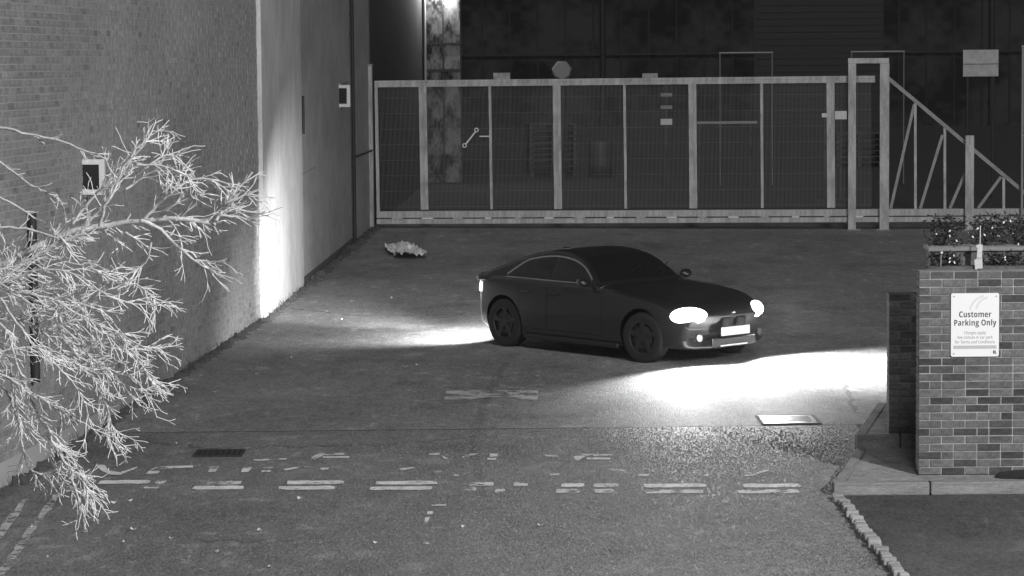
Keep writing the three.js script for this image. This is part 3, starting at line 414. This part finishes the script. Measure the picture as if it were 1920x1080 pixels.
// ---------------------------------------------------------------- the car
const car = thing('car', 'dark fastback car with its headlamps on turning out in front of the gate', 'car', [1.38, .004, -41.85], -48 * Math.PI / 180); car.scale.setScalar(.965);
{
  const paint = new THREE.MeshPhysicalMaterial({ color: new THREE.Color(.018, .018, .018), roughness: .3, metalness: .0, clearcoat: 1, clearcoatRoughness: .06 });
  const glass = new THREE.MeshPhysicalMaterial({ color: new THREE.Color(.012, .012, .012), roughness: .06, clearcoat: 1, clearcoatRoughness: .03 });
  const rubber = grey(.015, .85), trim = grey(.02, .5), chrome = grey(.8, .3, { metalness: .9 }), alloy = grey(.04, .4, { metalness: .3 }), gap = grey(.006, .9);
  const S = [ // x, half width, bottom, shoulder, top
    [-2.15, .70, .40, .80, .90], [-2.11, .77, .32, .88, .965], [-2.0, .82, .27, .93, 1.0], [-1.7, .86, .21, .95, 1.02], [-1.35, .885, .18, .955, 1.03], [-.9, .895, .17, .95, 1.03], [0, .89, .17, .93, 1.0],
    [.6, .89, .17, .92, .985], [.9, .89, .17, .905, .965], [1.35, .885, .18, .865, .925], [1.75, .86, .2, .81, .865], [2.0, .82, .2, .745, .80], [2.15, .77, .2, .67, .725], [2.22, .70, .25, .58, .63]];
  const cr = (p0, p1, p2, p3, t) => .5 * ((2 * p1) + (-p0 + p2) * t + (2 * p0 - 5 * p1 + 4 * p2 - p3) * t * t + (-p0 + 3 * p1 - 3 * p2 + p3) * t * t * t);
  function at(tab, x) { let i = 0; while (i < tab.length - 2 && x > tab[i + 1][0]) i++; const a = tab[Math.max(0, i - 1)], b = tab[i], c = tab[i + 1], d = tab[Math.min(tab.length - 1, i + 2)], t = clamp((x - b[0]) / (c[0] - b[0])); return b.map((_, k) => k === 0 ? x : cr(a[k], b[k], c[k], d[k], t)); }
  function secCurve(pts, v) { const n = pts.length - 1, s = clamp(v) * n, i = Math.min(n - 1, Math.floor(s)), t = s - i, a = pts[Math.max(0, i - 1)], b = pts[i], c = pts[i + 1], d = pts[Math.min(n, i + 2)]; return [cr(a[0], b[0], c[0], d[0], t), cr(a[1], b[1], c[1], d[1], t)]; }
  function body(x, v) {
    const [, w, b, sh, top] = at(S, x), mid = b + (sh - b) * .42;
    const [z, y] = secCurve([[0, b], [w * .55, b], [w * .9, b + .015], [w * .965, b + .09], [w * .995, mid - .04], [w, mid + .08], [w * .985, sh - .1], [w * .94, sh - .02], [w * .82, sh + (top - sh) * .55], [w * .45, top - .006], [0, top]], v);
    const k = Math.abs(z) / .85; let xx = x;
    if (x > 1.5) xx -= .26 * Math.pow(k, 2.6) * clamp((x - 1.5) / .6) ** 1.5 + .0;
    if (x < -1.6) xx += .2 * Math.pow(k, 3) * clamp((-x - 1.6) / .5) ** 1.5;
    return [xx, y, z];
  }
  function loft(fn, xs, nv) {                    // closed skin, mirrored, with end caps
    const P = [], idx = [], ring = 2 * nv;       // ring: right side 0..nv, left back down
    for (const x of xs) { for (let i = 0; i <= nv; i++) P.push(...fn(x, i / nv)); for (let i = nv - 1; i > 0; i--) { const q = fn(x, i / nv); P.push(q[0], q[1], -q[2]); } }
    for (let s = 0; s < xs.length - 1; s++) for (let i = 0; i < ring; i++) { const a = s * ring + i, b = s * ring + (i + 1) % ring, c = a + ring, d = b + ring; idx.push(a, b, c, b, d, c); }
    for (const [s, f] of [[0, 1], [xs.length - 1, 0]]) { const o = P.length / 3; let c = [0, 0, 0]; for (let i = 0; i < ring; i++) for (let k = 0; k < 3; k++) c[k] += P[(s * ring + i) * 3 + k] / ring; P.push(...c); for (let i = 0; i < ring; i++) { const a = s * ring + i, b = s * ring + (i + 1) % ring; f ? idx.push(o, b, a) : idx.push(o, a, b); } }
    const g = new THREE.BufferGeometry(); g.setAttribute('position', new THREE.Float32BufferAttribute(P, 3)); g.setIndex(idx); g.computeVertexNormals();
    g.setAttribute('uv', new THREE.Float32BufferAttribute(new Float32Array(P.length / 3 * 2), 2)); return g;
  }
  const xs = []; for (let i = 0; i <= 60; i++) { const t = i / 60; xs.push(-2.15 + 4.37 * (t + .06 * Math.sin(2 * Math.PI * t) * -1 * .6)); }
  let bodyG = loft(body, xs, 30);
  { const ev = new Evaluator(); ev.attributes = ['position', 'normal', 'uv']; ev.useGroups = false; let br = new Brush(bodyG); br.updateMatrixWorld();
    for (const x of [-1.35, 1.35]) for (const s of [-1, 1]) { const c = new Brush(new THREE.CylinderGeometry(.385, .385, .5, 36).rotateX(Math.PI / 2)); c.position.set(x, .335, s * .82); c.updateMatrixWorld(); br = ev.evaluate(br, c, SUBTRACTION); br.updateMatrixWorld(); }
    bodyG = br.geometry; }
  part('body', bodyG, paint, car);
  const R = [[-1.98, 1.0], [-1.75, 1.065], [-1.5, 1.15], [-1.2, 1.255], [-.9, 1.33], [-.6, 1.37], [-.35, 1.37], [-.1, 1.335], [.1, 1.265], [.3, 1.165], [.5, 1.06], [.68, .97]];
  const roofAt = x => at(R, x)[1], wr = x => .80 - .23 * clamp((roofAt(x) - .96) / .46);
  function cabin(x, v) { const h = roofAt(x), w = wr(x), e = clamp((h - .97) / .1), yb = .9 + (h - .97) * .02; const [z, y] = secCurve([[0, .86], [.5, .86], [.80, .88], [.80, .94], [.80 + (w - .80) * .5, .94 + (h - .05 - .94) * .52 * e], [w, .94 + (h - .055 - .94) * e], [w * .86, h - .018], [w * .45, h - .003], [0, h]], v); return [x + (x > .1 ? -.12 * (Math.abs(z) / .8) ** 2 * clamp((x - .1) / .4) : 0), Math.max(y, .86), z]; }
  const xc = []; for (let i = 0; i <= 44; i++) xc.push(-1.98 + 2.66 * i / 44);
  const cab = part('roof', loft(cabin, xc, 26), paint, car);
  // skin patches that follow the cabin or the body: fn(x, v) with v found for a height
  const vAt = (fn, x, y, lo, hi) => { for (let i = 0; i < 24; i++) { const m = (lo + hi) / 2; fn(x, m)[1] < y ? lo = m : hi = m; } return (lo + hi) / 2; };
  function skin(fn, x0, x1, yb, yt, side, nx, ny, off, lo, hi) {
    const P = [], idx = []; for (let i = 0; i <= nx; i++) { const x = x0 + (x1 - x0) * i / nx; for (let j = 0; j <= ny; j++) { const y = yb(x) + (yt(x) - yb(x)) * j / ny, v = vAt(fn, x, y, lo, hi), q = fn(x, v), q1 = fn(x + .01, v), q2 = fn(x, v + .01);
      const a = new THREE.Vector3(q1[0] - q[0], q1[1] - q[1], q1[2] - q[2]), b = new THREE.Vector3(q2[0] - q[0], q2[1] - q[1], q2[2] - q[2]), n = b.cross(a).normalize(); if (n.z < 0) n.negate();
      P.push(q[0] + n.x * off, q[1] + n.y * off, side * (q[2] + n.z * off)); } }
    for (let i = 0; i < nx; i++) for (let j = 0; j < ny; j++) { const a = i * (ny + 1) + j, b = a + 1, c = a + ny + 1, d = c + 1; side > 0 ? idx.push(a, c, b, b, c, d) : idx.push(a, b, c, b, d, c); }
    const g = new THREE.BufferGeometry(); g.setAttribute('position', new THREE.Float32BufferAttribute(P, 3)); g.setIndex(idx); g.computeVertexNormals(); g.setAttribute('uv', new THREE.Float32BufferAttribute(new Float32Array(P.length / 3 * 2), 2)); return g;
  }
  const wTop = x => Math.max(.985, roofAt(x) - .1 - .12 * clamp((-1.05 - x) / .35));
  for (const s of [1, -1]) {
    for (const [a, b] of [[-.42, .36], [-1.3, -.5]]) { part('side_window', skin(cabin, a, b, () => .975, wTop, s, 14, 5, .005, .3, .72), glass, car); }
    const path = []; for (let i = 0; i <= 20; i++) { const x = -1.36 + 1.76 * i / 20, v = vAt(cabin, x, wTop(x) + .008, .3, .74), q = cabin(x, v); path.push(new THREE.Vector3(q[0], q[1], s * (q[2] + .008))); }
    part('window_trim', new THREE.TubeGeometry(new THREE.CatmullRomCurve3(path), 30, .012, 6), chrome, car);
    const low = []; for (let i = 0; i <= 12; i++) { const x = -1.36 + 1.78 * i / 12, q = cabin(x, vAt(cabin, x, .965, .3, .72)); low.push(new THREE.Vector3(q[0], q[1], s * (q[2] + .008))); }
    part('window_sill_trim', new THREE.TubeGeometry(new THREE.CatmullRomCurve3(low), 24, .009, 5), chrome, car);
    for (const x of [.62, -.46, -1.02]) part('door_gap', skin(body, x - .004, x + .004, () => .3, () => .93, s, 1, 14, .0025, .2, .72), gap, car);
    part('door_gap', skin(body, -1.0, .62, () => .298, () => .306, s, 12, 1, .0025, .2, .72), gap, car);
    for (const x of [-.3, -.88]) { const q = body(x, vAt(body, x, .8, .3, .72)); part('door_handle', rbox(.17, .03, .03, .012, q[0], q[1], s * (q[2] + .018)), paint, car); }
    const mg = new THREE.SphereGeometry(1, 16, 10); mg.scale(.075, .062, .1); mg.translate(.36, 1.0, s * .96); const mir = part('door_mirror', [mg, box(.05, .03, .12, .37, .965, s * .86)], paint, car);
    part('mirror_glass', box(.004, .08, .13, .292, 1.0, s * .96), chrome, mir);
    part('sill', rbox(1.85, .07, .05, .02, 0, .19, s * .87), trim, car);
    // lamps
    const lens = new THREE.MeshStandardMaterial({ color: 0xffffff, emissive: 0xffffff, emissiveIntensity: 6, roughness: .2 });
    const hg = new THREE.SphereGeometry(1, 28, 16); hg.scale(.11, .115, .25); hg.rotateY(-s * .62); hg.translate(1.99, .645, s * .62); part('headlamp', hg, lens, car);
    const tl = part('tail_lamp', skin(body, -2.13, -1.93, () => .73, () => .86, s, 8, 4, .006, .45, .75), new THREE.MeshStandardMaterial({ color: 0xffffff, emissive: 0xffffff, emissiveIntensity: s > 0 ? 2.2 : 1.6, roughness: .3 }), car);
    const P0 = [2.24, .655, s * .6];
    const hb = new THREE.SpotLight(0xffffff, 270, 0, .8, 1, 2); hb.position.set(...P0); hb.target.position.set(P0[0] + 5, .655 - 1.0, s * .6 - 2.4); hb.castShadow = true; hb.shadow.radius = 6; car.add(hb, hb.target);
    const hw = new THREE.SpotLight(0xffffff, 55, 0, 1.42, .3, 2); hw.position.set(2.1, .66, s * .79); hw.target.position.set(P0[0] + 5, .655 - .9, s * .6 + s * .5); hw.castShadow = true; hw.shadow.radius = 6; car.add(hw, hw.target);
    const tw = new THREE.SpotLight(0xffffff, 26, 0, 1.1, .5, 2); tw.position.set(-2.17, .79, s * .62); tw.target.position.set(-3.3, -.3, s * .9); tw.castShadow = true; tw.shadow.radius = 3; car.add(tw, tw.target);
    part('fog_lamp', new THREE.CylinderGeometry(.045, .045, .02, 16).rotateZ(Math.PI / 2).translate(2.13, .36, s * .56), s > 0 ? chrome : trim, car);
  }
  const rv = new THREE.SpotLight(0xffffff, 170, 0, .42, 1, 2); rv.position.set(-2.18, .72, .5); rv.target.position.set(-6.5, .72, -.1); rv.castShadow = true; rv.shadow.radius = 3; car.add(rv, rv.target);
  // glass front and rear: patches over the sloping ends of the cabin
  function topPatch(x0, x1, half, n, m, off) { const P = [], idx = []; for (let i = 0; i <= n; i++) { const x = x0 + (x1 - x0) * i / n; for (let j = 0; j <= m; j++) { const u = -1 + 2 * j / m, zmax = wr(x) * half, vv = 1 - .36 * Math.abs(u), q = cabin(x, vv); P.push(q[0] + (x > -.5 ? off * .6 : -off * .4), q[1] + off, Math.sign(u) * Math.min(q[2], zmax)); } } for (let i = 0; i < n; i++) for (let j = 0; j < m; j++) { const a = i * (m + 1) + j, b = a + 1, c = a + m + 1, d = c + 1; idx.push(a, b, c, b, d, c); } const g = new THREE.BufferGeometry(); g.setAttribute('position', new THREE.Float32BufferAttribute(P, 3)); g.setIndex(idx); g.computeVertexNormals(); return g; }
  part('windscreen', topPatch(.56, -.02, .96, 12, 16, .006), glass, car);
  part('rear_window', topPatch(-1.0, -1.72, .9, 12, 16, .006), glass, car);
  // nose
  const noseX = z => 2.22 - .26 * Math.pow(Math.abs(z) / .85, 2.6) + .006;
  for (const s of [1, -1]) { const k = []; for (let i = 0; i < 5; i++) k.push(box(.014, .13, .012, noseX(s * .13) + .006, .53, s * (.07 + i * .03))); part('grille', [rbox(.02, .15, .17, .008, noseX(s * .13) - .004, .53, s * .13)], trim, car); part('grille_bar', k, alloy, car); }
  part('lower_grille', [rbox(.03, .11, .8, .012, 2.205, .29, 0)], trim, car);
  part('bumper_strip', box(.015, .018, .5, 2.226, .245, .02), chrome, car);
  const np = part('number_plate', rbox(.012, .112, .52, .004, 2.24, .43, 0), grey(.85, .4), car);
  part('plate_holder', box(.01, .125, .535, 2.23, .43, 0), trim, np);
  const rp = part('rear_plate', rbox(.012, .112, .52, .004, -2.155, .62, 0), grey(.8, .4), car);
  part('badge', new THREE.CylinderGeometry(.038, .038, .01, 20).rotateZ(Math.PI / 2 - .5).translate(2.19, .645, 0), chrome, car);
  part('roof_aerial', rbox(.13, .05, .035, .015, -1.0, 1.318, 0), paint, car);
  for (const z of [.25, -.25]) part('wiper', rod([.5, 1.092, z], [.36, 1.178, z - .38], .007), trim, car);
  // wheels
  const tyreG = new THREE.LatheGeometry([[.215, -.1], [.25, -.108], [.31, -.108], [.328, -.09], [.333, -.05], [.333, .05], [.328, .09], [.31, .108], [.25, .108], [.215, .1]].map(p => new THREE.Vector2(...p)), 40).rotateX(Math.PI / 2);
  const spokes = []; for (let i = 0; i < 5; i++) for (const d of [-.09, .09]) { const g = box(.03, .17, .025, 0, .125, .085); g.rotateZ(i * Math.PI * 2 / 5 + d); spokes.push(g); }
  spokes.push(new THREE.TorusGeometry(.212, .012, 6, 36).translate(0, 0, .09), new THREE.CylinderGeometry(.05, .055, .03, 18).rotateX(Math.PI / 2).translate(0, 0, .085));
  for (const x of [-1.35, 1.35]) for (const s of [1, -1]) {
    const w = part('wheel', new THREE.CylinderGeometry(.21, .21, .12, 28).rotateX(Math.PI / 2), gap, car); w.position.set(x, .333, s * .765); w.rotation.y = (s > 0 ? 0 : Math.PI) + (x > 0 ? .12 : 0);
    part('tyre', tyreG, rubber, w); part('rim', spokes.map(g => g.clone()), alloy, w); part('brake_disc', new THREE.CylinderGeometry(.15, .15, .02, 24).rotateX(Math.PI / 2).translate(0, 0, .062), grey(.05, .5, { metalness: .4 }), w);
  }
  part('underbody', box(3.4, .08, 1.2, 0, .24, 0), gap, car);
}

// ---------------------------------------------------------------- bare tree beside the brick building
const tree = thing('bare_tree', 'leafless pale tree with dense twigs hanging over the drive', 'tree', [0, 0, 0]);
function tube(pts, r0, r1, n, P, N, I) {         // tapered tube
  const base = P.length / 3, m = pts.length, up = new THREE.Vector3(.3, .2, 1).normalize(), t = new THREE.Vector3(), a = new THREE.Vector3(), b = new THREE.Vector3();
  for (let i = 0; i < m; i++) {
    t.copy(pts[Math.min(m - 1, i + 1)]).sub(pts[Math.max(0, i - 1)]).normalize(); a.crossVectors(t, up).normalize(); b.crossVectors(t, a); const r = r0 + (r1 - r0) * i / (m - 1);
    for (let k = 0; k < n; k++) { const q = k / n * Math.PI * 2, c = Math.cos(q), s = Math.sin(q); const nx = a.x * c + b.x * s, ny = a.y * c + b.y * s, nz = a.z * c + b.z * s; P.push(pts[i].x + nx * r, pts[i].y + ny * r, pts[i].z + nz * r); N.push(nx, ny, nz); }
    if (i) for (let k = 0; k < n; k++) { const o = base + (i - 1) * n + k, o2 = base + (i - 1) * n + (k + 1) % n; I.push(o, o2, o + n, o2, o2 + n, o + n); }
  }
}
function tubeGeo(P, N, I) { const g = new THREE.BufferGeometry(); g.setAttribute('position', new THREE.Float32BufferAttribute(P, 3)); g.setAttribute('normal', new THREE.Float32BufferAttribute(N, 3)); g.setAttribute('uv', new THREE.Float32BufferAttribute(new Float32Array(P.length / 3 * 2).map((_, i) => i % 2 ? P[(i >> 1) * 3 + 1] : P[(i >> 1) * 3] + P[(i >> 1) * 3 + 2]), 2)); g.setIndex(I); return g; }
{
  const TZ = -22, V = (x, y, z) => new THREE.Vector3(x, y, z);
  { const P = [], N = [], I = []; tube([V(-4.75, -.1, TZ + .1), V(-4.72, .5, TZ + .1), V(-4.66, 1.3, TZ + .05), V(-4.6, 2.1, TZ), V(-4.62, 3.0, TZ - .05), V(-4.7, 4.0, TZ), V(-4.66, 5.0, TZ + .1), V(-4.75, 6.0, TZ)], .17, .05, 14, P, N, I); part('trunk', tubeGeo(P, N, I), M.bark, tree); }
  const TP = [], TN = [], TI = [];
  function twig(p, dir, len, r, depth) {
    const pts = [p.clone()], d = dir.clone(), n = 3 + (depth ? 0 : 1); let q = p.clone();
    for (let i = 0; i < n; i++) { d.add(V(rr(-.2, .2), rr(-.2, .18), rr(-.2, .2))).normalize(); q = q.clone().addScaledVector(d, len / n); pts.push(q); }
    tube(pts, r, Math.max(.0024, r * .55), 4, TP, TN, TI);
    if (depth < 2 && len > .09) { const m = depth === 0 ? 2 + Math.floor(rnd() * 3) : Math.floor(rnd() * 2.4); for (let k = 0; k < m; k++) { const i = 1 + Math.floor(rnd() * n), nd = d.clone().add(V(rr(-.8, .8), rr(-.8, .8), rr(-.6, .6))).normalize(); twig(pts[i], nd, len * rr(.35, .65), r * .7, depth + 1); } }
  }
  LIMBS.forEach(([r0, r1, dz, xy], li) => {
    const key = []; for (let i = 0; i < xy.length; i += 2) key.push(V(xy[i], xy[i + 1], TZ + dz + (xy[i] < -3.6 ? -dz * clamp((-3.6 - xy[i]) / .9) : 0) + rr(-.03, .03)));
    if (key[0].x < -3.85) key.unshift(V(-4.62, key[0].y - .12, TZ));
    const c = new THREE.CatmullRomCurve3(key, false, 'centripetal'), L = c.getLength(), m = Math.max(8, Math.round(L / .05)), pts = c.getSpacedPoints(m);
    for (let i = 1; i < m; i++) pts[i].add(V(rr(-.006, .006), rr(-.006, .006), rr(-.006, .006)));
    const P = [], N = [], I = []; tube(pts, r0 * 1.2, r1 * 1.15, 7, P, N, I); part('branch', tubeGeo(P, N, I), M.bark, tree);
    const cnt = Math.round(L * (li >= 4 && li <= 9 ? 4 : li < 3 || li === 19 ? 27 : 26)); 
    for (let k = 0; k < cnt; k++) {
      const t = rr(.08, 1), p = c.getPoint(t); if (p.x < -3.95) continue; const tg = c.getTangent(t), low = p.y < 3.0;
      const sgn = rnd() < .5 ? 1 : -1, perp = V(-tg.y * sgn, tg.x * sgn, rr(-.8, .8)), d = tg.clone().multiplyScalar(rr(.5, 1.1)).addScaledVector(perp, rr(.2, .7)).add(V(.0, low ? -.12 : .0, 0)).normalize();
      twig(p, d, rr(.06, .19) * (li >= 4 && li <= 9 ? .6 : 1), rr(.0028, .0045), L < .35 ? 1 : 0);
    }
  });
  part('twigs', tubeGeo(TP, TN, TI), M.twig, tree).userData.kind = 'stuff';
}

// ---------------------------------------------------------------- planting behind the sign wall
const trough = thing('planter_trough', 'dark concrete planter trough behind the top of the brick wall', 'planter', [5.3, 0, -31.55]);
part('body', rbox(2.35, 1.92, .36, .02, 0, 1.21, 0), M.concreteDark, trough); part('rim', box(2.4, .045, .42, 0, 2.19, 0), M.concrete, trough);
function shrub(label, x, y, z, w, h, d, n, dead) {
  const s = thing('leafy_shrub', label, 'shrub', [x, y, z], 0, 'shrubs behind the sign wall'), P = [], N = [], I = [], LP = [], LI = [];
  for (let k = 0; k < 9; k++) { const a = new THREE.Vector3(rr(-.2, .2) * w, 0, rr(-.2, .2) * d), b = new THREE.Vector3(rr(-.5, .5) * w, rr(.6, 1) * h, rr(-.5, .5) * d); tube([a, a.clone().lerp(b, .5).add(new THREE.Vector3(rr(-.03, .03), 0, 0)), b], .007, .003, 5, P, N, I); }
  part('stems', tubeGeo(P, N, I), M.blackIron, s);
  const leaves = []; for (let k = 0; k < n; k++) {
    const u = Math.pow(rnd(), .5), th = rr(0, 6.283), px = Math.cos(th) * u * w / 2 * (1 + .3 * Math.sin(th * 3)), py = h * clamp(rr(.02, 1) + .12 * Math.sin(px * 40)), pz = rr(-.5, .5) * d;
    const L = rr(.03, .065), W = L * .38, g = new THREE.BufferGeometry(); g.setAttribute('position', new THREE.Float32BufferAttribute([0, 0, 0, W * .5, L * .45, .004, 0, L, -.004, -W * .5, L * .45, .004, 0, L * .45, -.003], 3)); g.setIndex([0, 1, 4, 1, 2, 4, 2, 3, 4, 3, 0, 4]); g.rotateX(rr(-1.2, 1.2)); g.rotateZ(rr(-2.2, 2.2)); g.rotateY(rr(0, 6.28)); g.translate(px, py, pz); g.computeVertexNormals(); leaves.push(g); }
  const gg = mergeGeometries(leaves); part('foliage', gg, M.leafDark, s).userData.kind = 'stuff';
  for (let k = 0; k < dead; k++) { const g = new THREE.CircleGeometry(.011, 6); g.scale(.7, 1.3, 1); g.rotateX(rr(-.5, .5)); g.rotateZ(rr(-1, 1)); g.translate(rr(-.45, .45) * w, rr(.1, .9) * h, d * .5 + .01); part('pale_bud', g, grey(.85, .4, { side: THREE.DoubleSide }), s); }
  return s;
}
shrub('dark spiky shrub at the open end of the trough', 4.28, 2.2, -31.5, .34, .3, .26, 420, 4);
shrub('dark shrub hard against the pale garden stake', 4.72, 2.2, -31.5, .42, .3, .26, 480, 6);
shrub('dark shrub past the garden stake on the far side', 5.08, 2.2, -31.5, .36, .3, .26, 430, 7);
shrub('low dark plant in front of the trough by the small stick', 4.24, 2.02, -31.28, .3, .13, .1, 240, 4);
shrub('low dark plant in front of the trough beside the pale stake', 4.84, 2.02, -31.28, .36, .13, .1, 260, 2);
part('ledge', box(2.6, 1.78, .14, .1, 1.14, .29), M.concreteDark, trough);
{ const s = thing('garden_stake', 'pale split timber stake with a thin cane behind the brick wall', 'stake', [4.565, 2.03, -31.16]);
  part('board', [box(.06, .1, .02, .005, .03, 0, 0, .03), box(.05, .13, .02, .008, .15, 0, 0, -.06), box(.022, .1, .016, -.03, .02, .003, 0, .1)], M.timber, s); part('cane', rod([.01, .15, 0], [.014, .4, 0], .006), M.timber, s); part('tie', box(.03, .03, .03, -.012, .2, .008, 0, .5), M.timber, s); }
{ const s = thing('small_stick', 'thin pale stick standing at the end of the brick wall top', 'stake', [4.2, 2.03, -31.2]); part('cane', rod([0, 0, 0], [.002, .13, 0], .005), M.steelDull, s); part('bead', new THREE.SphereGeometry(.014, 8, 6).translate(.006, .135, .01), M.white, s); }

// ---------------------------------------------------------------- litter
D.leaf.forEach(([x, z], i) => {
  const L = rr(.035, .075), g = new THREE.PlaneGeometry(L, L * .6, 4, 2), p = g.attributes.position; for (let k = 0; k < p.count; k++) { const u = p.getX(k) / L * 2, v = p.getY(k) / (L * .3); p.setY(k, p.getY(k) * (1 - .75 * u * u)); p.setZ(k, .3 * L * u * u + .12 * L * v * v); }
  g.computeVertexNormals(); g.rotateX(-Math.PI / 2 + rr(.1, .5)); g.rotateY(rr(0, 6.28)); g.computeBoundingBox(); const lo = g.boundingBox.min.y; const m = part('dry_leaf', g, M.deadLeaf, scene); m.position.set(x, .005 - lo, z);
  tag(m, 'small pale curled dry leaf lying on the tarmac', 'leaf', 'dry leaves scattered on the tarmac');
});
{ const g = new THREE.PlaneGeometry(.62, 2.6, 26, 40), p = g.attributes.position; for (let i = 0; i < p.count; i++) { const x = p.getX(i), y = p.getY(i), e = .75 + .35 * vn(x * 5 + 20, y * 2 + 30, 250, 250, 31); p.setXYZ(i, x * e, y * e, .015 + .1 * vn(x * 17 + 50, y * 7 + 50, 250, 250, 32) + .09 * Math.pow(vn(x * 6 + 20, y * 2.5 + 50, 250, 250, 33), 2)); }
  g.computeVertexNormals(); g.rotateX(-Math.PI / 2); g.rotateY(.12); const m = part('plastic_sheet', g, grey(.9, .35, { side: THREE.DoubleSide }), scene); m.position.set(-1.9, 0, -56.8); tag(m, 'crumpled bright white plastic sheet lying on the yard by the gate', 'plastic sheet'); }

// ---------------------------------------------------------------- yard lamp post that lights the drive (stands outside the picture)
{
  const l = thing('lamp_post', 'tall street lamp post lighting the drive from the right', 'street lamp', [LAMP_AT[0] + .9, 0, LAMP_AT[2] + .4]);
  part('shaft', new THREE.CylinderGeometry(.05, .09, 11, 14).translate(0, 5.5, 0), M.steelDull, l); part('base_door', rbox(.14, .5, .1, .01, 0, .8, .06), M.steelDull, l);
  part('bracket', rod([0, 10.95, 0], [-.75, 11.15, -.33], .03), M.steelDull, l);
  const hd = part('lantern', rbox(.62, .12, .26, .04, -.9, 11.18, -.4, .42), M.steelDull, l);
  part('lamp_glass', box(.5, .02, .2, -.9, 11.11, -.4, .42), new THREE.MeshStandardMaterial({ color: 0x333333, emissive: 0xffffff, emissiveIntensity: 3 }), hd);
  const s = new THREE.SpotLight(0xffffff, YARD_LAMP, 0, 1.25, .5, 2); s.position.set(...LAMP_AT).sub(l.position); s.position.y = 11.05; s.target.position.set(0 - l.position.x, 0, -40 - l.position.z); s.castShadow = true; s.shadow.radius = 5; s.shadow.mapSize.set(2048, 2048); l.add(s, s.target);
}
scene.traverse(o => { if (o.isMesh) { o.castShadow = true; o.receiveShadow = true; } });
renderer.render(scene, camera);
